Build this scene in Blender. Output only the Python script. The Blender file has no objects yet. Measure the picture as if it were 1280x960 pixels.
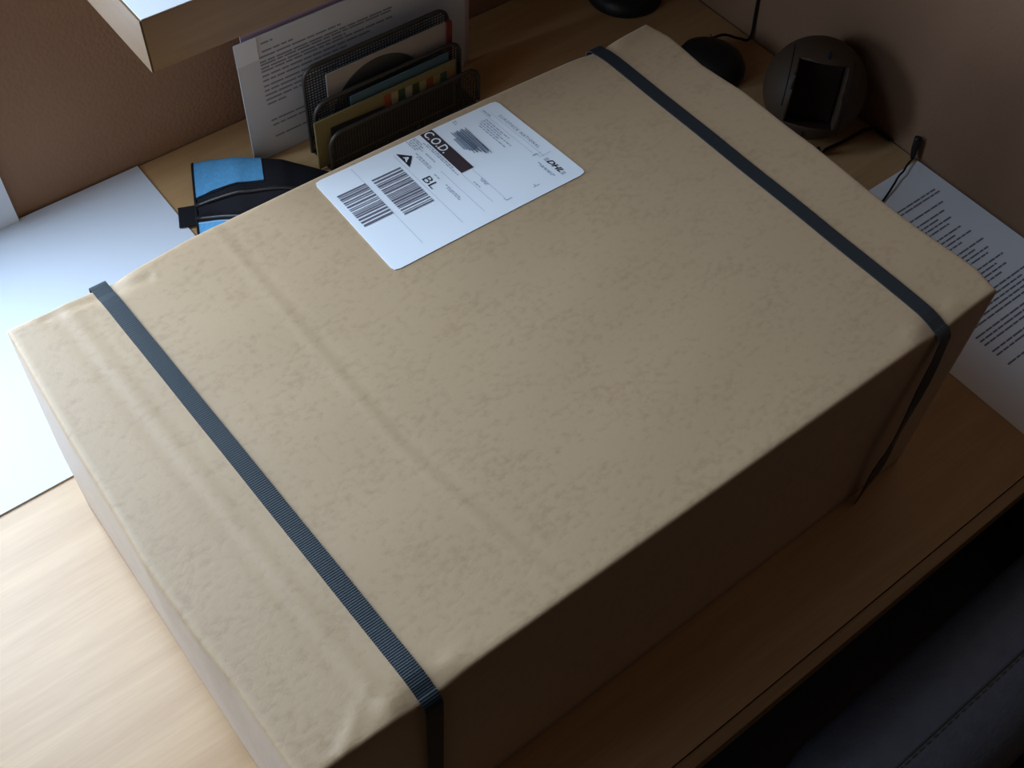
import bpy, bmesh, math, random
from math import sin, cos, pi, exp, sqrt
from mathutils import Vector, Matrix
random.seed(7)
sc = bpy.context.scene
COL = sc.collection

# ------------------------------------------------------------------ camera
cam = bpy.data.cameras.new('camera'); cam.sensor_width = 36; cam.lens = 1441.12/1280*36; cam.clip_start = .02
cam_ob = bpy.data.objects.new('camera', cam); COL.objects.link(cam_ob)
Rr = ((0.78777989, -0.61473813, 0.03872823), (-0.47963541, -0.65166623, -0.58760616), (0.38646179, 0.44432889, -0.80821973))
m = Matrix.Identity(4)
for i in range(3):
    m[i][0] = Rr[0][i]; m[i][1] = -Rr[1][i]; m[i][2] = -Rr[2][i]
m.translation = (-0.0476, -0.21121, 0.90384)
cam_ob.matrix_world = m
sc.camera = cam_ob

# ------------------------------------------------------------------ light
sc.view_settings.view_transform = 'Standard'; sc.view_settings.look = 'None'
sc.view_settings.gamma = 1; sc.view_settings.use_curve_mapping = False
sc.view_settings.exposure = 0.0
w = bpy.data.worlds.new('room_dusk'); sc.world = w; w.use_nodes = True
w.node_tree.nodes['Background'].inputs[0].default_value = (.80, .88, 1, 1)
w.node_tree.nodes['Background'].inputs[1].default_value = .010
WX0, WX1, WZ0, WZ1 = -.44, .096, .12, 1.60          # window opening in the back wall, left of the shelf
ld = bpy.data.lights.new('window_daylight', 'AREA'); ld.shape = 'RECTANGLE'
ld.size = WX1-WX0-.08; ld.size_y = WZ1-WZ0-.08; ld.energy = 31; ld.color = (.59, .77, 1.0)
lo = bpy.data.objects.new('window_daylight', ld); COL.objects.link(lo)
lo.location = ((WX0+WX1)/2, .79, (WZ0+WZ1)/2); lo.rotation_euler = (-pi/2, 0, 0); lo.visible_camera = True

LY0, LY1, LZ0, LZ1 = .12, .70, .30, 1.45                          # opening in the left wall for an added, unseen fill light
ld2 = bpy.data.lights.new('added_side_fill', 'AREA'); ld2.shape = 'RECTANGLE'
ld2.size = LZ1-LZ0-.08; ld2.size_y = LY1-LY0-.08; ld2.energy = 5.5; ld2.color = (.59, .77, 1.0)
lo2 = bpy.data.objects.new('added_side_fill', ld2); COL.objects.link(lo2)
lo2.location = (-1.02, (LY0+LY1)/2, (LZ0+LZ1)/2); lo2.rotation_euler = (0, -pi/2, 0); lo2.visible_camera = True

# ------------------------------------------------------------------ materials
def nodes(name):
    mt = bpy.data.materials.new(name); mt.use_nodes = True
    nt = mt.node_tree; return mt, nt, nt.nodes['Principled BSDF']
def N(nt, t, **k):
    n = nt.nodes.new(t)
    for a, b in k.items():
        if a in n.inputs: n.inputs[a].default_value = b
        else: setattr(n, a, b)
    return n
def plain(name, col, rough=.6, spec=.4, bump=0, bscale=200, vary=0, metal=0, coat=0, sheen=0):
    mt, nt, p = nodes(name)
    p.inputs['Base Color'].default_value = (*col, 1); p.inputs['Roughness'].default_value = rough
    p.inputs['Specular IOR Level'].default_value = spec; p.inputs['Metallic'].default_value = metal
    p.inputs['Coat Weight'].default_value = coat; p.inputs['Sheen Weight'].default_value = sheen
    tc = N(nt, 'ShaderNodeTexCoord')
    if vary:
        nz = N(nt, 'ShaderNodeTexNoise', Scale=bscale*.25, Detail=4.0)
        nt.links.new(tc.outputs['Object'], nz.inputs['Vector'])
        rp = N(nt, 'ShaderNodeValToRGB')
        rp.color_ramp.elements[0].color = (*[c*(1-vary) for c in col], 1); rp.color_ramp.elements[0].position = .3
        rp.color_ramp.elements[1].color = (*[min(1, c*(1+vary)) for c in col], 1); rp.color_ramp.elements[1].position = .7
        nt.links.new(nz.outputs['Fac'], rp.inputs[0]); nt.links.new(rp.outputs[0], p.inputs['Base Color'])
    if bump:
        nz = N(nt, 'ShaderNodeTexNoise', Scale=bscale, Detail=3.0)
        nt.links.new(tc.outputs['Object'], nz.inputs['Vector'])
        b = N(nt, 'ShaderNodeBump', Strength=bump, Distance=.002)
        nt.links.new(nz.outputs['Fac'], b.inputs['Height']); nt.links.new(b.outputs[0], p.inputs['Normal'])
    return mt
def wood(name, dark, light, rough=.4, spec=.45, axis=0, coat=.25):
    mt, nt, p = nodes(name)
    tc = N(nt, 'ShaderNodeTexCoord'); mp = N(nt, 'ShaderNodeMapping')
    s = [26, 26, 26]; s[axis] = 2.2
    mp.inputs['Scale'].default_value = s
    nt.links.new(tc.outputs['Object'], mp.inputs[0])
    n1 = N(nt, 'ShaderNodeTexNoise', Scale=1.6, Detail=5.0, Distortion=.6); nt.links.new(mp.outputs[0], n1.inputs[0])
    mp2 = N(nt, 'ShaderNodeMapping'); s2 = [420, 420, 420]; s2[axis] = 22; mp2.inputs['Scale'].default_value = s2
    nt.links.new(tc.outputs['Object'], mp2.inputs[0])
    n2 = N(nt, 'ShaderNodeTexNoise', Scale=1.0, Detail=2.0); nt.links.new(mp2.outputs[0], n2.inputs[0])
    mx = N(nt, 'ShaderNodeMath', operation='MULTIPLY_ADD'); mx.inputs[1].default_value = .38
    nt.links.new(n2.outputs['Fac'], mx.inputs[0]); nt.links.new(n1.outputs['Fac'], mx.inputs[2])
    rp = N(nt, 'ShaderNodeValToRGB'); e = rp.color_ramp.elements
    e[0].position = .45; e[0].color = (*dark, 1); e[1].position = .92; e[1].color = (*light, 1)
    nt.links.new(mx.outputs[0], rp.inputs[0]); nt.links.new(rp.outputs[0], p.inputs['Base Color'])
    p.inputs['Roughness'].default_value = rough; p.inputs['Specular IOR Level'].default_value = spec
    p.inputs['Coat Weight'].default_value = coat; p.inputs['Coat Roughness'].default_value = .25; p.inputs['Coat IOR'].default_value = 1.5
    return mt
def cardboard():
    mt, nt, p = nodes('brown_cardboard')
    tc = N(nt, 'ShaderNodeTexCoord')
    def noise(scale, vec, detail=4.0, dist=0.0):
        mp = N(nt, 'ShaderNodeMapping'); mp.inputs['Scale'].default_value = vec
        nt.links.new(tc.outputs['Object'], mp.inputs[0])
        n = N(nt, 'ShaderNodeTexNoise', Scale=scale, Detail=detail, Distortion=dist); nt.links.new(mp.outputs[0], n.inputs[0]); return n
    a = noise(150, (1, 1.4, 1), 3.0); b = noise(26, (1, 2.0, 1), 2.0, .3); c = noise(700, (1, 1, 1), 2.0)
    s1 = N(nt, 'ShaderNodeMath', operation='MULTIPLY_ADD'); s1.inputs[1].default_value = .75
    bs = N(nt, 'ShaderNodeMath', operation='MULTIPLY_ADD'); bs.inputs[1].default_value = .42; bs.inputs[2].default_value = .29
    nt.links.new(b.outputs['Fac'], bs.inputs[0])
    nt.links.new(a.outputs['Fac'], s1.inputs[0]); nt.links.new(bs.outputs[0], s1.inputs[2])
    s2 = N(nt, 'ShaderNodeMath', operation='MULTIPLY_ADD'); s2.inputs[1].default_value = .25
    nt.links.new(c.outputs['Fac'], s2.inputs[0]); nt.links.new(s1.outputs[0], s2.inputs[2])
    rp = N(nt, 'ShaderNodeValToRGB'); e = rp.color_ramp.elements
    e[0].position = .68; e[0].color = (.415, .262, .138, 1); e[1].position = 1.30; e[1].color = (.515, .343, .19, 1)
    nt.links.new(s2.outputs[0], rp.inputs[0]); nt.links.new(rp.outputs[0], p.inputs['Base Color'])
    p.inputs['Roughness'].default_value = .50; p.inputs['Specular IOR Level'].default_value = .5
    p.inputs['Sheen Weight'].default_value = .15; p.inputs['Sheen Roughness'].default_value = .5
    bp = N(nt, 'ShaderNodeBump', Strength=.10, Distance=.002); nt.links.new(s2.outputs[0], bp.inputs['Height'])
    nt.links.new(bp.outputs[0], p.inputs['Normal'])
    return mt
def webbing():
    mt, nt, p = nodes('ribbed_black_webbing')
    uv = N(nt, 'ShaderNodeUVMap'); sp = N(nt, 'ShaderNodeSeparateXYZ'); nt.links.new(uv.outputs[0], sp.inputs[0])
    mu = N(nt, 'ShaderNodeMath', operation='MULTIPLY'); mu.inputs[1].default_value = 2*pi/.0017
    nt.links.new(sp.outputs[0], mu.inputs[0])
    sn = N(nt, 'ShaderNodeMath', operation='SINE'); nt.links.new(mu.outputs[0], sn.inputs[0])
    b = N(nt, 'ShaderNodeBump', Strength=.3, Distance=.0004); nt.links.new(sn.outputs[0], b.inputs['Height'])
    nt.links.new(b.outputs[0], p.inputs['Normal'])
    p.inputs['Base Color'].default_value = (.017, .025, .030, 1); p.inputs['Roughness'].default_value = .42
    p.inputs['Specular IOR Level'].default_value = .6
    return mt
def woodchip():
    mt, nt, p = nodes('brown_woodchip_wallpaper')
    tc = N(nt, 'ShaderNodeTexCoord')
    n1 = N(nt, 'ShaderNodeTexNoise', Scale=170.0, Detail=3.0); nt.links.new(tc.outputs['Object'], n1.inputs[0])
    v = N(nt, 'ShaderNodeTexVoronoi', Scale=230.0); nt.links.new(tc.outputs['Object'], v.inputs[0])
    ad = N(nt, 'ShaderNodeMath', operation='SUBTRACT'); nt.links.new(n1.outputs['Fac'], ad.inputs[0]); nt.links.new(v.outputs['Distance'], ad.inputs[1])
    b = N(nt, 'ShaderNodeBump', Strength=.22, Distance=.002); nt.links.new(ad.outputs[0], b.inputs['Height'])
    nt.links.new(b.outputs[0], p.inputs['Normal'])
    n2 = N(nt, 'ShaderNodeTexNoise', Scale=5.0, Detail=2.0); nt.links.new(tc.outputs['Object'], n2.inputs[0])
    rp = N(nt, 'ShaderNodeValToRGB'); e = rp.color_ramp.elements
    e[0].position = .3; e[0].color = (.25, .140, .082, 1); e[1].position = .7; e[1].color = (.30, .170, .10, 1)
    nt.links.new(n2.outputs['Fac'], rp.inputs[0]); nt.links.new(rp.outputs[0], p.inputs['Base Color'])
    p.inputs['Roughness'].default_value = .85; p.inputs['Specular IOR Level'].default_value = .2
    return mt
M = dict(
    card=cardboard(), web=webbing(), wall=woodchip(),
    desk=wood('maple_veneer', (.47, .27, .115), (.58, .36, .17), .36, .5, coat=.12),
    band=wood('maple_edge_band', (.34, .19, .08), (.46, .29, .14), .45, .4),
    shelf=wood('pale_maple_veneer', (.30, .165, .07), (.40, .235, .10), .45, .4),
    shelftop=plain('white_shelf_top', (.80, .79, .76), .5, .4),
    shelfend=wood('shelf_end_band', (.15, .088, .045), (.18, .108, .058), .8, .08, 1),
    floor=wood('dark_floor', (.045, .03, .02), (.07, .05, .032), .5, .3),
    paper=plain('white_paper', (.67, .70, .75), .7, .3, .04, 60),
    letter=plain('shade_dimmed_letter_paper', (.52, .53, .57), .7, .3),  # white paper, base colour dimmed to stand in for the shelf's shade
    paper2=plain('pinkish_paper', (.50, .37, .44), .7, .3),
    sleeve=plain('clear_plastic_sleeve', (.66, .67, .74), .35, .5),
    label=plain('label_paper', (.94, .95, .96), .4, .45),
    ink=plain('black_ink', (.02, .018, .025), .6, .3),
    codink=plain('brownish_black_print', (.055, .035, .035), .55, .3),
    grey=plain('grey_ink', (.27, .29, .34), .7, .2),
    pale=plain('pale_grey_ink', (.47, .50, .56), .7, .2),
    bar=plain('barcode_ink', (.15, .135, .17), .65, .25),
    marker=plain('blue_black_marker', (.11, .13, .17), .5, .3),
    marker2=plain('faint_blue_marker', (.30, .35, .43), .5, .3),
    textink=plain('grey_text_ink', (.20, .21, .255), .7, .2),
    blackp=plain('black_plastic', (.012, .011, .011), .45, .35),
    cable=plain('black_cable_rubber', (.010, .010, .011), .6, .3),
    wire=plain('grey_black_wire', (.055, .05, .045), .4, .5, metal=.4),
    blue=plain('blue_fabric', (.105, .34, .58), .75, .25, .25, 900, .10),
    blackf=plain('black_fabric', (.012, .011, .014), .8, .2, .3, 900),
    zip=plain('black_zip', (.018, .015, .016), .35, .5),
    thread=plain('pale_blue_thread', (.45, .55, .66), .8, .2),
    leather=plain('black_leather', (.09, .10, .122), .36, .5, .35, 260, .1),
    stitch=plain('dark_stitching', (.07, .066, .06), .7, .3),
    metal=plain('dark_metal', (.06, .06, .06), .4, .5, metal=.8),
    cream=plain('cream_card', (.30, .255, .225), .7, .3),
    disc=plain('dark_grey_disc', (.035, .035, .035), .35, .5),
    red=plain('red_card', (.14, .025, .02), .6, .3),
    olive=plain('olive_yellow_print', (.17, .135, .055), .5, .35),
    teal=plain('teal_blue_print', (.055, .10, .125), .5, .35),
    black_print=plain('black_print', (.02, .02, .02), .5, .35),
    brownball=plain('brown_plastic_shell', (.070, .045, .027), .6, .35, .04, 300),
    dkball=plain('dark_brown_panel', (.075, .058, .042), .6, .3),
    attic=plain('white_attic_plaster', (.62, .58, .54), .85, .2, .2, 120),
    window=plain('white_window_frame', (.75, .75, .74), .4, .4),
)
g, nt, p = nodes('window_glass')
tr = N(nt, 'ShaderNodeBsdfTransparent'); gl = N(nt, 'ShaderNodeBsdfGlossy', Roughness=.02); mx = N(nt, 'ShaderNodeMixShader', Fac=.06)
nt.links.new(tr.outputs[0], mx.inputs[1]); nt.links.new(gl.outputs[0], mx.inputs[2])
nt.links.new(mx.outputs[0], nt.nodes['Material Output'].inputs[0]); M['glass'] = g

# ------------------------------------------------------------------ mesh helpers
def obj(name, bm, mat, parent=None, smooth=False, kind=None, label=None):
    bmesh.ops.recalc_face_normals(bm, faces=bm.faces[:])
    me = bpy.data.meshes.new(name); bm.to_mesh(me); bm.free()
    me.materials.append(M[mat] if isinstance(mat, str) else mat)
    if smooth:
        for f in me.polygons: f.use_smooth = True
    o = bpy.data.objects.new(name, me); COL.objects.link(o)
    if parent:
        o.parent = parent; o.matrix_parent_inverse = parent.matrix_basis.inverted()
    if kind: o['kind'] = kind
    if label: o['label'] = label
    return o
def tag(o, label, cat, group=None):
    o['label'] = label; o['category'] = cat
    if group: o['group'] = group
    return o
def thing(name, loc, label, cat, group=None):
    o = bpy.data.objects.new(name, None); COL.objects.link(o); o.location = loc; o.empty_display_size = .02
    return tag(o, label, cat, group)
def struct(name, bm, mat, parent=None, smooth=False):
    o = obj(name, bm, mat, parent, smooth)
    if not parent: o['kind'] = 'structure'
    return o
def box(bm, x0, x1, y0, y1, z0, z1, bev=0, mtx=None):
    r = bmesh.ops.create_cube(bm, size=1); vs = r['verts']
    for v in vs:
        v.co = Vector(((x0+x1)/2+v.co.x*(x1-x0), (y0+y1)/2+v.co.y*(y1-y0), (z0+z1)/2+v.co.z*(z1-z0)))
    if bev:
        es = list({e for v in vs for e in v.link_edges})
        rb = bmesh.ops.bevel(bm, geom=es, offset=bev, segments=2, affect='EDGES', profile=.6)
        vs = list({v for f in rb['faces'] for v in f.verts} | {v for v in vs if v.is_valid})
    if mtx is not None:
        for v in vs: v.co = mtx @ v.co
    return bm
def B(): return bmesh.new()
def smoothpath(pts, n=8):
    P = [Vector(p) for p in pts]; P = [P[0]*2-P[1]]+P+[P[-1]*2-P[-2]]; out = []
    for i in range(1, len(P)-2):
        for k in range(n):
            t = k/n; a, b, c, d = P[i-1:i+3]
            out.append(.5*((2*b)+(c-a)*t+(2*a-5*b+4*c-d)*t*t+(3*b-a-3*c+d)*t**3))
    out.append(P[-2]); return out
def tube(bm, pts, r, seg=8, rf=None):
    pts = [Vector(p) for p in pts]; n = len(pts); rings = []
    t0 = (pts[1]-pts[0]).normalized(); up = Vector((0, 0, 1)) if abs(t0.z) < .9 else Vector((1, 0, 0))
    nrm = t0.cross(up).normalized()
    for i in range(n):
        t = (pts[min(i+1, n-1)]-pts[max(i-1, 0)]).normalized()
        nrm = (nrm-t*nrm.dot(t)).normalized(); bn = t.cross(nrm)
        rr = rf(i/(n-1)) if rf else r
        rings.append([bm.verts.new(pts[i]+(nrm*cos(2*pi*k/seg)+bn*sin(2*pi*k/seg))*rr) for k in range(seg)])
    for a, b in zip(rings, rings[1:]):
        for k in range(seg): bm.faces.new((a[k], a[(k+1) % seg], b[(k+1) % seg], b[k]))
    bm.faces.new(rings[0][::-1]); bm.faces.new(rings[-1]); return bm
def lathe(bm, prof, c, seg=40):
    rings = []
    for r, z in prof:
        if r < 1e-6: rings.append([bm.verts.new((c[0], c[1], c[2]+z))])
        else: rings.append([bm.verts.new((c[0]+r*cos(2*pi*k/seg), c[1]+r*sin(2*pi*k/seg), c[2]+z)) for k in range(seg)])
    for a, b in zip(rings, rings[1:]):
        for k in range(seg):
            k2 = (k+1) % seg
            if len(a) == 1: bm.faces.new((a[0], b[k], b[k2]))
            elif len(b) == 1: bm.faces.new((a[k], b[0], a[k2]))
            else: bm.faces.new((a[k], b[k], b[k2], a[k2]))
    return bm
def quad(bm, a, b, c, d): bm.faces.new([bm.verts.new(q) for q in (a, b, c, d)])
def interp(xs, ys, x):
    if x <= xs[0]: return ys[0]
    for i in range(len(xs)-1):
        if x <= xs[i+1]:
            t = (x-xs[i])/(xs[i+1]-xs[i]); return ys[i]+(ys[i+1]-ys[i])*t
    return ys[-1]

# ------------------------------------------------------------------ room shell
YW, XW = .767, .959
bm = B()
box(bm, -1.1, WX0, YW, YW+.10, -.73, 1.95); box(bm, WX1, XW+.1, YW, YW+.10, -.73, 1.95)
box(bm, WX0, WX1, YW, YW+.10, -.73, WZ0); box(bm, WX0, WX1, YW, YW+.10, WZ1, 1.95)
struct('wall_back', bm, 'wall')
struct('wall_right', box(B(), XW, XW+.1, -2.0, YW, -.73, 1.95), 'wall')
bm = B()
for a in ((-2.0, LY0, -.73, 1.95), (LY1, YW, -.73, 1.95), (LY0, LY1, -.73, LZ0), (LY0, LY1, LZ1, 1.95)): box(bm, -1.1, -1.0, *a)
struct('wall_left', bm, 'wall')
struct('floor', box(B(), -1.1, XW+.1, -2.0, YW+.12, -.78, -.73), 'floor')
bm = B(); t = .035
for a in ((WX0, WX0+t, WZ0, WZ1), (WX1-t, WX1, WZ0, WZ1), (WX0+t, WX1-t, WZ0, WZ0+t), (WX0+t, WX1-t, WZ1-t, WZ1)):
    box(bm, a[0], a[1], YW+.005, YW+.05, a[2], a[3])
win = struct('window_1', bm, 'window')
obj('pane', box(B(), WX0+t, WX1-t, YW+.012, YW+.016, WZ0+t, WZ1-t), 'glass', win)

bm = B()
for a in ((LY0, LY0+t, LZ0, LZ1), (LY1-t, LY1, LZ0, LZ1), (LY0+t, LY1-t, LZ0, LZ0+t), (LY0+t, LY1-t, LZ1-t, LZ1)): box(bm, -1.05, -1.003, *a)
fill_win = struct('added_fill_window', bm, 'window')  # frame made up around the added side fill light
obj('pane', box(B(), -1.016, -1.012, LY0+t, LY1-t, LZ0+t, LZ1-t), 'glass', fill_win)

# ------------------------------------------------------------------ desk
D = thing('desk', (0, .34, -.73), 'maple veneer desk against the brown wall, carrying the strapped cardboard parcel', 'desk')
obj('desktop', box(B(), -.998, XW-.002, -.0822, YW-.002, -.026, 0, .0008), 'desk', D)
obj('edge_band', box(B(), -.998, XW-.002, -.0935, -.0829, -.026, -.0004, .0015), 'band', D, label='narrow rounded front edge strip of the desk')
for x in (-.96, .915):
    obj('side_panel', box(B(), x-.012, x+.012, .0, .70, -.73, -.026, .001), 'desk', D)

# ------------------------------------------------------------------ the parcel
L, W, H = .622, .402, .2455
SX = lambda y: .0885-.0125*(y/.402)      # strap centre lines on the lid
SX2 = lambda y: .5595-.0005*(y/.402)
BCy = [.002, .023, .041, .079, .13, .197, .228, .282, .328, .374, .402]; BCx = [.6235, .6285, .6275, .625, .6245, .6275, .6265, .6275, .6225, .6255, .6205]
DAy = [.0, .018, .076, .119, .177, .223, .294, .354, .404]; DAx = [.0015, .001, 0, -.003, -.005, -.003, -.001, .002, .0045]
ABx = [.005, .036, .07, .086, .156, .264, .397, .47, .554, .569, .621]; ABy = [.404, .403, .404, .402, .4075, .4075, .406, .4035, .4005, .4, .402]
def ridge(d, s): return exp(-(d/s)**2)
def hz(x, y):
    z = H + .0012*sin(pi*min(max(x/L, 0), 1))*sin(pi*min(max(y/W, 0), 1))
    for S in (SX, SX2):                    # the straps bite into the two long edges
        for ye, k in ((0, 1), (W, .6)):
            z -= .0052*k*ridge(y-ye, .012)*ridge(x-S(y), .019); z += .0012*k*ridge(y-ye-(.010 if ye == 0 else -.010), .006)*(ridge(x-S(y)-.020, .012)+ridge(x-S(y)+.020, .012))
    xr = .173+.024*max(0, (.16-y)/.16)**1.3
    z += .00034*ridge(x-xr, .0035)-.00022*ridge(x-xr-.008, .004)       # pressed crease across the lid
    xr2 = .047+.017*(1-y/.402)
    z += .00022*ridge(x-xr2, .004)-.00022*ridge(x-xr2+.009, .004) - .00016*ridge(x-xr2-.009, .003)
    d = ((x-.026)*.03-(y-.0)*.039)/.0492; a = (x-.026)*.039/.0492+y*.03/.0492
    if 0 < a < .055: z += .0011*ridge(d, .004)*(1-a/.055)              # corner fold
    d2 = ((x-.028)*(-.005)-(y-.398)*.043)/.0433
    if .028 < x < .11: z -= .0011*ridge(d2, .0035)
    z += .0004*sin(y*61+2*sin(x*9))*sin(x*13)*.6
    return z
def outl(x, y, u, v):
    """lid outline: the grid is stretched so that its rim follows the uneven carton edges"""
    x0 = interp(DAy, DAx, y); x1 = interp(BCy, BCx, y); X = x0+(x1-x0)*u
    y1 = interp(ABx, ABy, X); y0 = .0008*sin(X*9)*0
    return X, y0+(y1-y0)*v
BOX = thing('cardboard_parcel', (L/2, W/2, 0), 'large brown cardboard parcel closed with two black straps, lying on the desk', 'box')
bm = B(); nx, ny = 190, 124
def gridp(u, v):
    y = v*W; X, Y = outl(0, y, u, v); return X, Y
rows = []
for j in range(ny+1):
    row = []
    for i in range(nx+1):
        u = i/nx; v = j/ny
        u = .003/L+u*(1-.006/L); v = .003/W+v*(1-.006/W)
        X, Y = gridp(u, v); row.append(bm.verts.new((X, Y, hz(X, Y))))
    rows.append(row)
for j in range(ny):
    for i in range(nx): bm.faces.new((rows[j][i], rows[j][i+1], rows[j+1][i+1], rows[j+1][i]))
per = [(rows[0][i], i/nx, 0) for i in range(nx)]+[(rows[j][nx], 1, j/ny) for j in range(ny)]+\
      [(rows[ny][i], i/nx, 1) for i in range(nx, 0, -1)]+[(rows[j][0], 0, j/ny) for j in range(ny, 0, -1)]
def side(u, v, k):
    X, Y = gridp(u, v); z = hz(X, Y)
    if k < 3:                               # rounded carton edge
        a = (k+1)/3*pi/2; o = .003*(1-sin(a)); zz = z-.003*(1-cos(a))
        X += (o if u == 0 else -o if u == 1 else 0); Y += (o if v == 0 else -o if v == 1 else 0)
        return X, Y, zz
    f = (k-2)/12; zz = (z-.003)*(1-f)+.0014*f
    bx = .621*u; by = .402*v                # walls run straight down to the base, slightly bowed
    g = min(1, f*1.6); X = X*(1-g)+bx*g; Y = Y*(1-g)+by*g
    bow = .0035*sin(pi*f)*sin(pi*(v if u in (0, 1) else u))
    if u == 0: X -= bow
    if u == 1: X += bow*.6
    if v == 0: Y -= bow*.5
    if v == 1: Y += bow*.5
    return X, Y, zz
last = [q[0] for q in per]
for k in range(15):
    ring = [bm.verts.new(side(u, v, k)) for _, u, v in per]
    for i in range(len(per)):
        i2 = (i+1) % len(per); bm.faces.new((last[i], last[i2], ring[i2], ring[i]))
    last = ring
bm.faces.new(last)
body = obj('carton', bm, 'card', BOX, True)

def ribbon(name, path, half, label=None):
    """path: list of (centre, across-vector, normal)"""
    bm = B(); uvl = bm.loops.layers.uv.new('UVMap'); th = .0009; rings = []; s = 0; ss = []
    for i, (c, a, n) in enumerate(path):
        c = Vector(c); a = Vector(a).normalized()*half; n = Vector(n).normalized()*th
        if i: s += (c-Vector(path[i-1][0])).length
        ss.append(s); rings.append([bm.verts.new(c-a), bm.verts.new(c+a), bm.verts.new(c+a+n), bm.verts.new(c-a+n)])
    for i in range(len(rings)-1):
        for k in range(4):
            k2 = (k+1) % 4; f = bm.faces.new((rings[i][k], rings[i][k2], rings[i+1][k2], rings[i+1][k]))
            for l, (sv, t) in zip(f.loops, ((ss[i], k), (ss[i], k2), (ss[i+1], k2), (ss[i+1], k))): l[uvl].uv = (sv, t/4)
    bm.faces.new(rings[0]); bm.faces.new(rings[-1][::-1])
    return obj(name, bm, 'web', BOX, False, None, label)
def strap_path(S, front):
    path = []
    xb = S(W)
    yb = interp(ABx, ABy, xb)
    for k in range(14):                     # up the back
        z = .002+(H-.012-.002)*k/13; path.append(((xb, yb+.006, z), (1, 0, 0), (0, 1, 0)))
    r = .007
    for k in range(1, 7):
        a = k/7*pi/2; path.append(((xb, yb+.006-r+r*cos(a), hz(xb, W)+.0012-r+r*sin(a)), (1, 0, 0), (0, cos(a), sin(a))))
    for k in range(61):
        y = (yb-.004)*(1-k/60)+.004*k/60; x = S(y); path.append(((x, y, max(hz(x-.006, y), hz(x, y), hz(x+.006, y))+.0006), (1, 0, 0), (0, 0, 1)))
    return path
p1 = strap_path(SX, 1); x0 = SX(0); zt = p1[-1][0][2]
for k in range(1, 8):
    a = k/7*pi/2; p1.append(((x0, .004-.0075*sin(a), zt-.0075*(1-cos(a))), (1, 0, 0), (0, -sin(a), cos(a))))
for k in range(1, 15):
    z = (zt-.0075)*(1-k/14)+.002*k/14; p1.append(((x0-.003*k/14, -.0038, z), (1, 0, 0), (0, -1, 0)))
ribbon('strap', p1, .0064)
p2 = strap_path(SX2, 1); x0 = SX2(0); zt = p2[-1][0][2]
for k in range(1, 8):
    a = k/7*pi/2; p2.append(((x0, .004-.0085*sin(a), zt-.0085*(1-cos(a))), (1, 0, 0), (0, -sin(a), cos(a))))
tw = [0, -5, -6, -2, 4, 9, 11, 7, -2, -7, -5, 3, 11, 17]
for k, d in enumerate(tw):
    f = (k+1)/len(tw); z = (zt-.0085)*(1-f)+.002*f; a = math.radians(d)
    x = x0-.001-.007*sin(pi*f)**1.5
    p2.append(((x, -.0052-.0055*sin(pi*f), z), (cos(a), sin(a), 0), (sin(a), -cos(a), 0)))
ribbon('strap', p2, .0066, 'strap that twists edge-on as it runs down the dark front face')

# ------------------------------------------------------------------ shipping label stuck on the lid
LP = [(.2614, .4015), (.4408, .3957), (.4471, .2823), (.2595, .2854)]
def lab(s, t, dz=0):
    x = (LP[0][0]*(1-t)+LP[1][0]*t)*(1-s)+(LP[3][0]*(1-t)+LP[2][0]*t)*s
    y = (LP[0][1]*(1-t)+LP[1][1]*t)*(1-s)+(LP[3][1]*(1-t)+LP[2][1]*t)*s
    return Vector((x, y, hz(x, y)+.0005+dz))
LB = None
def label_sheet():
    bm = B(); ns, ntt = 24, 32; g = {}
    for top in (0, 1):
        for i in range(ns+1):
            for j in range(ntt+1):
                s, t = i/ns, j/ntt
                rs, rt = .035, .023                     # rounded corners
                ds, dt = min(s, 1-s), min(t, 1-t)
                if ds == 0 and dt == 0: s += (.010 if s == 0 else -.010); t += (.007 if t == 0 else -.007)
                g[top, i, j] = bm.verts.new(lab(s, t, .0002 if top else -.0003))
    for i in range(ns):
        for j in range(ntt):
            bm.faces.new((g[1, i, j], g[1, i+1, j], g[1, i+1, j+1], g[1, i, j+1]))
            bm.faces.new((g[0, i, j], g[0, i, j+1], g[0, i+1, j+1], g[0, i+1, j]))
    for i in range(ns):
        for j in (0, ntt): bm.faces.new((g[0, i, j], g[0, i+1, j], g[1, i+1, j], g[1, i, j]))
    for j in range(ntt):
        for i in (0, ns): bm.faces.new((g[0, i, j], g[0, i, j+1], g[1, i, j+1], g[1, i, j]))
    return bm
LB = obj('shipping_label', label_sheet(), 'label', BOX, False, None, 'white printed shipping label stuck on the lid near the back edge')
ZP = .00045
def lquad(bm, pts, dz=ZP):
    bm.faces.new([bm.verts.new(lab(s, t, dz)) for s, t in pts])
def lrect(bm, s0, s1, t0, t1, dz=ZP):
    n = max(1, int(abs(s1-s0)/.08)); k = max(1, int(abs(t1-t0)/.05))
    for i in range(n):
        for j in range(k):
            a, b = s0+(s1-s0)*i/n, s0+(s1-s0)*(i+1)/n; c, d = t0+(t1-t0)*j/k, t0+(t1-t0)*(j+1)/k
            lquad(bm, ((a, c), (b, c), (b, d), (a, d)), dz)
def glyphs(text, shear=0, bold=0, spacing=1.0):
    cu = bpy.data.curves.new('glyphs', 'FONT'); cu.body = text; cu.size = 1; cu.shear = shear; cu.offset = bold; cu.space_character = spacing
    cu.resolution_u = 3
    o = bpy.data.objects.new('glyphs', cu); COL.objects.link(o)
    me = bpy.data.meshes.new_from_object(o.evaluated_get(bpy.context.evaluated_depsgraph_get()))
    bpy.data.objects.remove(o); bpy.data.curves.remove(cu)
    bm = B(); bm.from_mesh(me); bpy.data.meshes.remove(me); return bm
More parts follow.
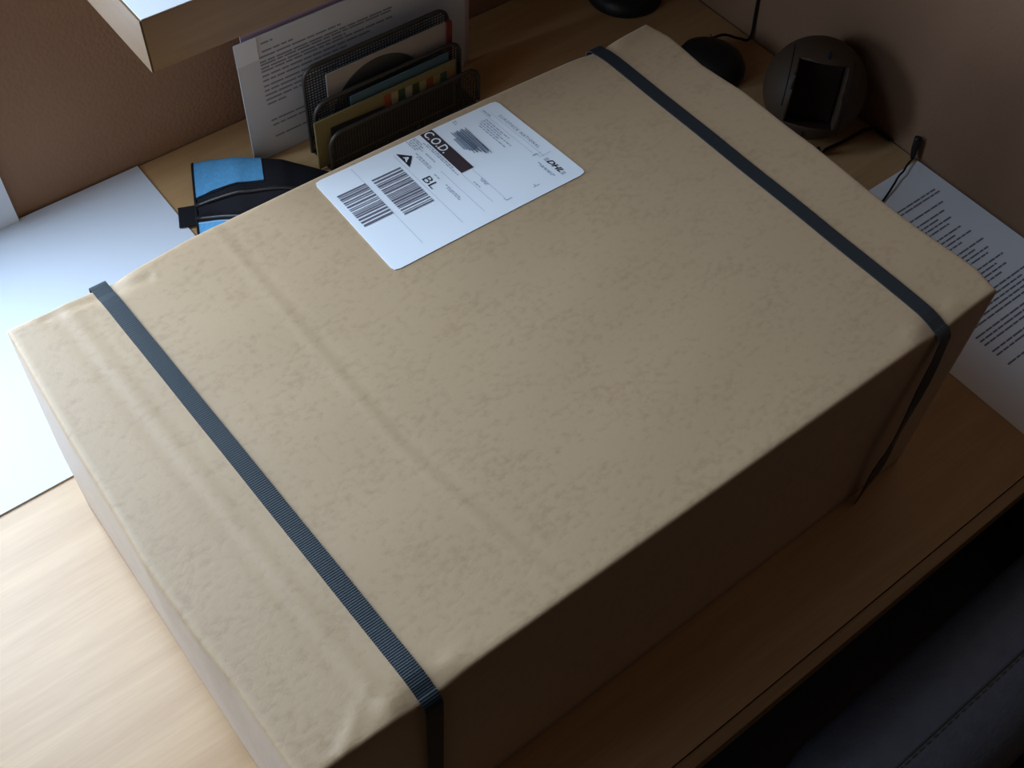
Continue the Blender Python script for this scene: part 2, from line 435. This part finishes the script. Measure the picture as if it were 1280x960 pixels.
def ltext(name, text, s0, s1, t0, t1, mat, dz=ZP, **k):
    bm = glyphs(text, **k); xs = [v.co.x for v in bm.verts]; ys = [v.co.y for v in bm.verts]
    xa, xb, ya, yb = min(xs), max(xs), min(ys), max(ys)
    for v in bm.verts:
        v.co = lab(s0+(s1-s0)*(v.co.x-xa)/(xb-xa), t0+(t1-t0)*(v.co.y-ya)/(yb-ya), dz)
    return obj(name, bm, mat, LB)
def words(bm, s0, s1, t, h, f=lrect, wl=(.012, .04), gap=.008):
    s = s0
    while s < s1-.004:
        e = min(s1, s+random.uniform(*wl)); f(bm, s, e, t-h/2, t+h/2); s = e+gap
# C.O.D. bar
bm = B(); lrect(bm, .004, .497, .563, .630); obj('cod_bar', bm, 'codink', LB)
ltext('cod_lettering', 'C.O.D.', .014, .262, .573, .620, 'label', ZP+.0002, bold=.012)
# barcodes
def barcode(s0, s1, t0, t1, seed):
    random.seed(seed); bm = B(); s = s0; first = True
    while s < s1-.004:
        wdt = random.choice((.0065, .0075, .012, .016)) if not first else .014
        lrect(bm, s, min(s1, s+wdt), t0, t1); s += wdt+random.choice((.007, .008, .009, .015)); first = False
    lrect(bm, s1-.010, s1, t0, t1)
    return obj('barcode', bm, 'bar', LB, kind='stuff')
barcode(.205, .556, .036, .183, 3); barcode(.205, .613, .214, .366, 11)
# warning triangle with a bent mark
bm = B(); a, b, c = (.077, .400), (.158, .452), (.246, .400)
lquad(bm, (a, c, b)); obj('triangle_mark', bm, 'ink', LB)
bm = B()
for q in (((.135, .411), (.146, .411), (.166, .432), (.155, .433)), ((.150, .424), (.190, .412), (.188, .405), (.150, .416)), ((.160, .433), (.178, .420), (.170, .417), (.153, .430))):
    lquad(bm, q, ZP+.0002)
obj('triangle_symbol', bm, 'label', LB)
ltext('routing_letters', 'BL', .392, .516, .398, .440, 'ink', bold=-.004)
ltext('service_title', 'EUROPACK NATIONAL', .155, .60, .934, .952, 'grey', spacing=1.35)
# carrier logo
ltext('carrier_logo', 'DHL', .745, .895, .905, .933, 'ink', shear=.32, bold=.03)
bm = B()
for k in range(3):
    lquad(bm, ((.716, .906+.008*k), (.742, .906+.008*k), (.742, .910+.008*k), (.718, .910+.008*k)))
    lquad(bm, ((.899, .906+.008*k), (.925, .906+.008*k), (.923, .910+.008*k), (.899, .910+.008*k)))
obj('logo_stripes', bm, 'grey', LB, kind='stuff')
# rules and corner brackets
random.seed(5)
bm = B()
for s0, s1, t in ((.03, .90, .181), (.08, .90, .384), (.40, .90, .497), (.50, .86, .560), (.51, .87, .616), (.10, .69, .922), (.03, .62, .895)):
    lrect(bm, s0, s1, t-.0009, t+.0009)
lrect(bm, .680, .683, .900, .966); lrect(bm, .645, .648, .880, .93)
obj('rule_lines', bm, 'pale', LB, kind='stuff')
bm = B()
for s, t, ds, dt in ((.905, .768, -.022, -.012), (.905, .768, -.0, -.0), (.900, .612, -.03, .03), (.640, .905, .025, -.02)):
    if ds: lrect(bm, s, s+ds, t-.0015, t+.0015)
    lrect(bm, s-.0025, s+.0025, t, t+(dt or .02))
obj('corner_brackets', bm, 'grey', LB, kind='stuff')
# small print
bm = B()
for t, a, b in ((.875, .13, .40), (.862, .13, .33), (.849, .13, .47), (.836, .14, .36), (.823, .16, .465), (.905, .04, .13), (.74, .02, .06), (.752, .02, .05)):
    words(bm, a, b, t, .0065)
obj('sender_print', bm, 'pale', LB, kind='stuff')
bm = B()
for t, a, b in ((.553, .12, .43), (.543, .09, .50), (.530, .01, .10), (.520, .01, .14), (.508, .01, .16), (.497, .02, .13), (.486, .01, .12), (.475, .15, .33), (.465, .18, .35), (.510, .19, .30),
                (.462, .40, .47), (.464, .53, .70), (.455, .56, .71), (.612, .62, .70), (.604, .63, .69), (.572, .62, .69), (.875, .72, .90), (.868, .75, .88)):
    words(bm, a, b, t, .0062)
obj('small_print', bm, 'pale', LB, kind='stuff')
# the address blacked out by hand
def stroke(bm, pts, wd):
    for (s0, t0), (s1, t1) in zip(pts, pts[1:]):
        dx, dy = (s1-s0)*.118, (t1-t0)*.183; n = sqrt(dx*dx+dy*dy) or 1
        ox, oy = -dy/n*wd/.118, dx/n*wd/.183
        lquad(bm, ((s0-ox, t0-oy), (s1-ox, t1-oy), (s1+ox, t1+oy), (s0+ox, t0+oy)), ZP+random.uniform(0, .0003))
bm = B()
for k in range(15):
    t = .690+.0050*k; a = .125+random.uniform(-.01, .025)+(.045 if k < 2 else 0); b = .36+.006*k+random.uniform(-.03, .02)
    stroke(bm, ((a, t+random.uniform(-.003, .003)), (b, t-.004+random.uniform(-.004, .004))), .00032)
obj('scribble', bm, 'marker', LB, kind='stuff')
bm = B()
for k in range(9):
    t = .672+.008*k; a = .11+random.uniform(0, .03)+(.06 if k < 2 else 0); b = .34+.004*k+random.uniform(-.03, .02)
    stroke(bm, ((a, t), (b, t-.003)), .0006)
obj('scribble', bm, 'marker2', LB, kind='stuff')

# ------------------------------------------------------------------ papers
def sheet(name, x0, x1, y0, y1, z0, th, label, cat='paper', wav=.0, mat='paper', group=None):
    bm = B(); n, k = 14, 14; g = {}
    for tp in (0, 1):
        for i in range(n+1):
            for j in range(k+1):
                u, v = i/n, j/k
                g[tp, i, j] = bm.verts.new((x0+(x1-x0)*u, y0+(y1-y0)*v, z0+tp*th+wav*(1-u)*v*v))
    for i in range(n):
        for j in range(k):
            for tp in (0, 1): bm.faces.new((g[tp, i, j], g[tp, i+1, j], g[tp, i+1, j+1], g[tp, i, j+1]))
    for i in range(n):
        for j in (0, k): bm.faces.new((g[0, i, j], g[0, i+1, j], g[1, i+1, j], g[1, i, j]))
    for j in range(k):
        for i in (0, n): bm.faces.new((g[0, i, j], g[0, i, j+1], g[1, i, j+1], g[1, i, j]))
    return tag(obj(name, bm, mat, None), label, cat, group)
sheet('blank_sheet', -.19, .2335, .439, .764, .0002, .0018, 'blank white paper pad lying flat on the desk left of and behind the parcel')
o = tag(obj('leaning_sheet', box(B(), -.205, .0955, -.0006, .0006, 0, .11), 'paper'), 'white sheet standing upright against the brown wall behind the flat blank paper', 'paper')
o.location = (0, .7605, .0022); o.rotation_euler = (math.radians(-1.2), 0, 0)
# printed list on the right
PS = thing('printed_page', (.851, .11, 0), 'white typed page half under the right end of the parcel against the right wall', 'paper')
obj('sheet', box(B(), .7435, .9565, -.060, .2595, .0002, .0006), 'label', PS)
bm = B(); random.seed(21)
def pline(y, x0, x1):
    x = x0
    while x < x1-.003:
        e = min(x1, x+random.uniform(.006, .016)); quad(bm, (x, y-.0010, .0008), (e, y-.0010, .0008), (e, y+.0010, .0008), (x, y+.0010, .0008)); x = e+.0010
for y, e in ((.2165, .936), (.2115, .938)): pline(y, .80, e)
y = .1985
for ls in ((.922,), (.912, .899, .914, .9), (.908, .894, .912, .892), (.914, .895, .908, .901), (.914, .896, .905, .89), (.925, .905, .931, .91, .915), (.918, .903, .93), (.9, .875)):
    for e in ls:
        pline(y, .80, min(.945, e+.006)); y -= .0056
    y -= .0042
y0 = y
y = .073
for ls in ((.868, .850, .868, .846, .858), (.87, .872, .862, .88, .875)):
    for e in ls:
        if y < y0+.002: pline(y, .80, e)
        y -= .0064
    y -= .006
obj('typed_lines', bm, 'textink', PS, kind='stuff')

# paper stack behind the letter sorter
def upright(x0, x1, z0, z1, y, th, name, mat, par, lean=0, label=None):
    o = obj(name, box(B(), x0, x1, y-th/2, y+th/2, z0, z1), mat, par, label=label); return o
ST = thing('letter_stack', (.49, .694, 0), 'white typed letters standing on edge behind the wire letter sorter', 'letters')
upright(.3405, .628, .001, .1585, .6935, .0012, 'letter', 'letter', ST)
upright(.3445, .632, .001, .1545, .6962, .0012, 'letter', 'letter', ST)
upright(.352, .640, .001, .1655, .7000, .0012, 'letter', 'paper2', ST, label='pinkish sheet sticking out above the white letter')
bm = B(); random.seed(4)
Yl = .69275
def vline(x0, x1, z, h=.0011):
    x = x0
    while x < x1-.002:
        e = min(x1, x+random.uniform(.006, .02)); quad(bm, (x, Yl, z-h), (e, Yl, z-h), (e, Yl, z+h), (x, Yl, z+h)); x = e+.0015
for z, a, b in ((.149, .370, .384), (.139, .370, .407), (.133, .366, .465), (.127, .366, .53), (.1235, .366, .53), (.119, .366, .47), (.115, .366, .53), (.109, .366, .50), (.103, .366, .47), (.096, .366, .47), (.090, .366, .46), (.084, .366, .46), (.078, .366, .44), (.072, .367, .392), (.049, .368, .46), (.042, .369, .46), (.026, .370, .46)):
    vline(a, b, z)
obj('typed_lines', bm, 'textink', ST, kind='stuff')
obj('corner_sleeve', box(B(), .3395, .3655, Yl-.0008, Yl-.0003, .132, .1588), 'sleeve', ST, label='pale clear corner piece on the letter')

# wire letter sorter
SO = thing('letter_sorter', (.497, .652, 0), 'dark wire mesh letter sorter with three stepped dividers behind the parcel', 'letter sorter')
def divider(x0, x1, y, zt, r=.016):
    pts = [(x0, y, .003), (x0, y, zt-r)]
    pts += [(x0+r-r*cos(a), y, zt-r+r*sin(a)) for a in [k/8*pi/2 for k in range(1, 9)]]
    pts += [(x1-r+r*sin(a), y, zt-r+r*cos(a)) for a in [k/8*pi/2 for k in range(0, 9)]] + [(x1, y, .003)]
    fr = obj('divider', tube(B(), pts, .0022, 8), 'wire', SO, True)
    bm = B(); p_ = .0036
    n = int((x1-x0)/p_)
    for k in range(1, n):
        x = x0+k*(x1-x0)/n; ins = min(x-x0, x1-x); ztop = zt if ins > r else zt-r+sqrt(max(0, r*r-(r-ins)**2))
        box(bm, x-.00045, x+.00045, y-.0004, y+.0004, .003, ztop)
    n = int(zt/p_)
    for k in range(1, n):
        z = .003+k*(zt-.003)/n; ins = zt-z; xo = 0 if ins > r else r-sqrt(max(0, r*r-(r-ins)**2))
        box(bm, x0+xo, x1-xo, y-.0004, y+.0004, z-.00045, z+.00045)
    ms = obj('wire_mesh', bm, 'wire', fr); ms['kind'] = 'stuff'
divider(.401, .588, .6705, .1160); divider(.400, .592, .6525, .0815); divider(.405, .606, .6345, .0500)
bm = B(); box(bm, .402, .602, .632, .6725, .0012, .0032, .0006); obj('base_tray', bm, 'wire', SO)
# what stands in it
CD = thing('disc_sleeve', (.505, .6625, .004), 'pale card with a large dark round disc, in the rear slot of the letter sorter', 'disc sleeve')
obj('card', box(B(), .4235, .580, .6618, .6632, .004, .1050), 'cream', CD)
bm = B(); lathe(bm, [(0, -.0004), (.062, -.0004), (.062, .0004), (0, .0004)], (0, 0, 0), 48)
for v in bm.verts: v.co = Vector((.488+v.co.x, .6611+v.co.z, .037+v.co.y))
obj('disc', bm, 'disc', CD)
tag(obj('red_card', box(B(), .5795, .5865, .6590, .6645, .004, .105), 'red'), 'thin dark red card edge right of the pale disc card', 'card')
MG = thing('yellow_magazine', (.49, .6425, .004), 'olive yellow picture magazine in the front slot of the letter sorter', 'magazine')
obj('cover', box(B(), .3925, .578, .6415, .6440, .0035, .0680), 'olive', MG)
bm = B(); quad(bm, (.411, .6412, .006), (.574, .6412, .006), (.574, .6412, .046), (.411, .6412, .054)); obj('black_panel', bm, 'black_print', MG)
pc = [(.45, .08, .05), (.55, .42, .25), (.05, .10, .05), (.5, .45, .3), (.06, .07, .03), (.48, .40, .16), (.40, .09, .04), (.45, .33, .12), (.05, .12, .10), (.45, .22, .10)]
xs = .481
for k, cc in enumerate(pc):
    wd = .0095; z1 = .0635-.0006*k
    bm = B(); quad(bm, (xs, .6411, z1-.017), (xs+wd-.001, .6411, z1-.017), (xs+wd-.001, .6411, z1), (xs, .6411, z1))
    obj('picture', bm, plain('print_picture', tuple(.55*q for q in cc), .5, .35), MG); xs += wd
tag(obj('blue_booklet', box(B(), .442, .572, .6462, .6480, .0035, .0775), 'teal'), 'dull blue booklet showing a band above the yellow magazine', 'booklet')

# ------------------------------------------------------------------ pencil case
o0 = Vector((.2585, .680, .0012)); ud = Vector((.79, -.613, 0)).normalized(); vd = Vector((.425, .905, 0)).normalized()
PC = thing('pencil_case', o0, 'blue and black zipped pencil case on the desk behind the parcel', 'pencil case')
PL = .158
def pcp(u, th, off=0):
    a = interp([0, .02, .05, .10, PL], [.0555, .0545, .0530, .0490, .0380], u); b = interp([0, .02, .05, .10, PL], [.0022, .0075, .0125, .0150, .0085], u)
    c, s = cos(th), sin(th); ex = .75
    vv = (a+off)*math.copysign(abs(c)**ex, c); zz = b+(b+off)*math.copysign(abs(s)**ex, s)
    return o0+ud*u+vd*vv+Vector((0, 0, zz+.0005*sin(u*150+th)*max(0, s)))
lip_u = lambda u: 1.75-.9*u
lip_l = lambda u: 2.02+min(.40, 6.5*u)
bm = B(); rg = []
for i in range(43):
    row = []
    for k in range(64):
        u, th = PL*i/42, 2*pi*k/64; q = pcp(u, th)
        if lip_u(u)+.03 < th < lip_l(u)-.03:
            t = (th-lip_u(u))/(lip_l(u)-lip_u(u)); q.z -= min(.5*q.z, .010)*min(1, u/.02)*sin(pi*t)
        row.append(bm.verts.new(q))
    rg.append(row)
for a, b in zip(rg, rg[1:]):
    for k in range(64): bm.faces.new((a[k], a[(k+1) % 64], b[(k+1) % 64], b[k]))
bm.faces.new(rg[0]); bm.faces.new(rg[-1][::-1])
obj('body', bm, 'blackf', PC, True)
def panel(name, u0, u1, tf0, tf1, mat, off=.0009, label=None, n=16, k=14):
    bm = B(); g = [[bm.verts.new(pcp(u0+(u1-u0)*i/n, tf0(u0+(u1-u0)*i/n)+(tf1(u0+(u1-u0)*i/n)-tf0(u0+(u1-u0)*i/n))*j/k, off)) for j in range(k+1)] for i in range(n+1)]
    for i in range(n):
        for j in range(k): bm.faces.new((g[i][j], g[i+1][j], g[i+1][j+1], g[i][j+1]))
    return obj(name, bm, mat, PC, True, None, label)
panel('blue_panel', .002, .078, lambda u: -.05, lambda u: lip_u(u)-.15, 'blue')
panel('blue_panel', .002, .085, lambda u: lip_l(u)+.17, lambda u: pi+.05, 'blue')
panel('seam', .002, .078, lambda u: lip_u(u)-.165, lambda u: lip_u(u)-.148, 'blackf', .0014, None, 16, 1)
panel('seam', .002, .085, lambda u: lip_l(u)+.20, lambda u: lip_l(u)+.225, 'thread', .0014, None, 16, 1)
for f in (lambda u: lip_u(u)-.02, lambda u: lip_l(u)+.04):
    obj('zip_edge', tube(B(), [pcp(u*.0083, f(u*.0083), .0012) for u in range(0, 19)], .0024, 8), 'zip', PC, True)
obj('piping', tube(B(), [pcp(.001, th) for th in [k/32*2*pi for k in range(33)]], .0018, 6), 'blackf', PC, True)
c = pcp(0, 1.9); ax = Vector((-.92, .39, 0)); mt_ = Matrix.Translation(c) @ Matrix(((ax.x, vd.x, 0), (ax.y, vd.y, 0), (0, 0, 1))).to_4x4()
obj('pull_tab', box(B(), .0, .0185, -.0150, .0140, -.0028, -.0008, .0005, mt_), 'blackf', PC, label='black fabric loop at the end of the zip')

# ------------------------------------------------------------------ wall shelf
SH = thing('wall_shelf', (.58, .765, .3525), 'thick pale wood shelf board on the back wall above the letters', 'shelf')
obj('board', box(B(), .1790, .957, .465, .7655, .3525, .3965, .0006), 'shelf', SH)
obj('top_face', box(B(), .1792, .957, .4652, .7655, .3966, .3974), 'shelftop', SH, label='white top face of the shelf')  # thin separate top face, whiter than the board
obj('end_band', box(B(), .1775, .1789, .465, .7655, .3525, .3965), 'shelfend', SH)

# ------------------------------------------------------------------ things in the dark corner
LA = thing('lamp_foot', (.884, .690, 0), 'black round lamp foot in the back corner behind the parcel', 'lamp')
obj('foot', lathe(B(), [(0, 0), (.049, 0), (.050, .004), (.049, .012), (.043, .019), (.030, .024), (.012, .027), (0, .027)], (.884, .690, 0), 48), 'blackp', LA, True)
obj('stem', tube(B(), [(.884, .690, .024), (.884, .690, .10), (.884, .690, .20), (.884, .690, .345)], .007, 12), 'blackp', LA, True)
MO = thing('computer_mouse', (.873, .508, 0), 'black rounded computer mouse beyond the far end of the parcel', 'mouse')
prof = [(0, 0), (.034, 0), (.0375, .006), (.037, .016), (.032, .026), (.022, .033), (.010, .0365), (0, .037)]
bm = lathe(B(), prof, (0, 0, 0), 40)
for v in bm.verts: v.co = Vector((.868+v.co.x*1.0-.10*v.co.y, .515+v.co.y*1.15, v.co.z))
obj('shell', bm, 'blackp', MO, True)
obj('button_groove', tube(B(), [(.868+.022, .515+.027, .0285), (.868+.012, .515+.016, .0350), (.868, .515, .0368)], .0006, 6), 'ink', MO)
obj('cable', tube(B(), smoothpath([(.893, .541, .022), (.915, .540, .018), (.938, .534, .006), (.953, .5295, .004), (.9555, .533, .045), (.9555, .540, .16), (.9555, .545, .34)], 8), .0017, 8), 'cable', MO, True)

# round speaker with a square recess
bc = Vector((.889, .3775, .0575)); R0 = .0575
SP = thing('ball_speaker', (bc.x, bc.y, 0), 'brown ball-shaped speaker with a square recess, against the right wall', 'speaker')
wv = Vector((.616, -.788, 0)); nv = Vector((-.788*.90, -.616*.90, .436)).normalized(); wv = (wv-nv*wv.dot(nv)).normalized(); uv_ = wv.cross(nv)
if uv_.z < 0: uv_ = -uv_
FR = Matrix((( wv.x, uv_.x, nv.x), (wv.y, uv_.y, nv.y), (wv.z, uv_.z, nv.z))).to_4x4(); FR.translation = bc
def temp(bm, name):
    me = bpy.data.meshes.new(name); bmesh.ops.recalc_face_normals(bm, faces=bm.faces[:]); bm.to_mesh(me); bm.free()
    o = bpy.data.objects.new(name, me); COL.objects.link(o); return o
bm = B(); bmesh.ops.create_uvsphere(bm, u_segments=56, v_segments=36, radius=R0)
for v in bm.verts:
    v.co = bc+Vector((v.co.x, v.co.y, max(v.co.z, -R0+.0022)))
sp = temp(bm, 'ball'); cut = temp(box(B(), -.0265, .0265, -.034, .036, .006, .09, 0, FR), 'cutter')
md = sp.modifiers.new('recess', 'BOOLEAN'); md.operation = 'DIFFERENCE'; md.object = cut; md.solver = 'EXACT'
me = bpy.data.meshes.new_from_object(sp.evaluated_get(bpy.context.evaluated_depsgraph_get()))
bm = B(); bm.from_mesh(me); bpy.data.objects.remove(sp); bpy.data.objects.remove(cut)
sh_ = obj('shell', bm, 'brownball', SP)
for f in sh_.data.polygons: f.use_smooth = (f.center-bc).length > R0*.985
obj('recess_panel', box(B(), -.0245, .0245, -.032, .034, .0062, .0085, .0006, FR), 'dkball', SP)
def ring(wo, a0, a1, r=.0007):
    rr = sqrt(R0*R0-wo*wo)
    return tube(B(), [FR @ Vector((wo, (rr+.0002)*sin(a), (rr+.0002)*cos(a))) for a in [a0+(a1-a0)*k/40 for k in range(41)]], r, 6)
obj('seam', ring(-.034, math.radians(-20), math.radians(75)), 'ink', SP)
obj('seam', ring(.034, math.radians(-70), math.radians(60)), 'ink', SP)
for sy in (1, -1):
    P = [FR @ Vector((.004*sy, R0*sin(a)+.0003*sy, R0*cos(a))) for a in [sy*(.80+.03*k) for k in range(7)]]
    obj('notch', tube(B(), P, .0014, 6), 'ink', SP)
obj('cable', tube(B(), smoothpath([(.866, .335, .012), (.870, .330, .004), (.882, .3335, .0022), (.905, .331, .0022), (.927, .3300, .0024), (.9425, .3285, .004), (.950, .322, .006), (.9535, .315, .003), (.954, .300, .0024)], 8), .0019, 8), 'cable', SP, True)
CP = thing('cable_plug', (.9515, .2625, 0), 'small black plug on a thin cable standing against the right wall above the typed page', 'plug')
obj('plug_body', tube(B(), [(.9500, .2630, .004), (.9505, .2640, .008), (.9510, .2655, .016), (.9515, .267, .030), (.9515, .2672, .032)], .0036, 12, lambda f: .0022+.0016*min(1, f*2.4)), 'blackp', CP, True)
obj('cable', tube(B(), smoothpath([(.9500, .2630, .005), (.9465, .2612, .006), (.934, .258, .007), (.922, .2535, .0075), (.912, .2515, .007), (.897, .246, .006), (.875, .239, .003), (.850, .232, .0028), (.82, .225, .0026)], 8), .0012, 8), 'cable', CP, True)

# ------------------------------------------------------------------ chair below the desk edge
CH = thing('office_chair', (.58, -.10, -.73), 'black leather office chair with stitched backrest in front of the desk', 'chair')
def rbox(c, h, r, n=2, seg=18):
    bm = B(); bmesh.ops.create_cube(bm, size=2); bmesh.ops.subdivide_edges(bm, edges=bm.edges[:], cuts=seg, use_grid_fill=True)
    for v in bm.verts:
        q = Vector((v.co.x*h[0], v.co.y*h[1], v.co.z*h[2])); i = Vector([max(-h[k]+r, min(h[k]-r, q[k])) for k in range(3)])
        d = q-i
        if d.length > 1e-9: q = i+d.normalized()*r
        v.co = q+Vector(c)
    return bm
obj('backrest', rbox((.60, -.188, -.215), (.285, .060, .215), .058), 'leather', CH, True)
obj('seam', tube(B(), [(.335+.53*k/20, -.1905, .0006-.0008*abs(k-10)/10) for k in range(21)], .0010, 6), 'stitch', CH, True)
bm = B()
for k in range(58): box(bm, .345+k*.0088, .350+k*.0088, -.1935, -.1923, -.0004, .0011)
o = obj('stitches', bm, 'stitch', CH); o['kind'] = 'stuff'
obj('seat', rbox((.585, .045, -.305), (.245, .205, .05), .045), 'leather', CH, True)
obj('column', tube(B(), [(.585, -.0, -.62), (.585, -.0, -.355)], .028, 16), 'metal', CH, True)
for k in range(5):
    a = 2*pi*k/5+.3; e = (.585+.27*cos(a), .27*sin(a), -.66)
    leg = obj('base_leg', tube(B(), [(.585, 0, -.625), e], .018, 10, lambda f: .022-.008*f), 'metal', CH, True)
    obj('caster', lathe(B(), [(0, 0), (.02, .003), (.026, .02), (.026, .034), (.02, .05), (0, .054)], (e[0], e[1], -.73), 16), 'blackp', leg, True)
# cables on the floor by the desk
tag(obj('floor_cable', tube(B(), smoothpath([(1.0, .30, -.72), (1.0, .08, -.722), (.985, -.028, -.722), (.94, -.056, -.722), (.90, .02, -.722), (.88, .2, -.722)], 10), .007, 8), 'cable', None, True), 'thick black cable curling on the dark floor below the desk', 'cable') if False else None
P0 = [(.95, .06, -.7225), (.945, -.008, -.7225), (.93, -.035, -.7225), (.90, -.060, -.7225), (.865, -.066, -.7225), (.82, -.050, -.7225), (.78, .03, -.7225)]
tag(obj('floor_cable', tube(B(), smoothpath(P0, 10), .0065, 8), 'cable', None, True), 'thick black cable looping on the dark floor under the desk edge', 'cable')
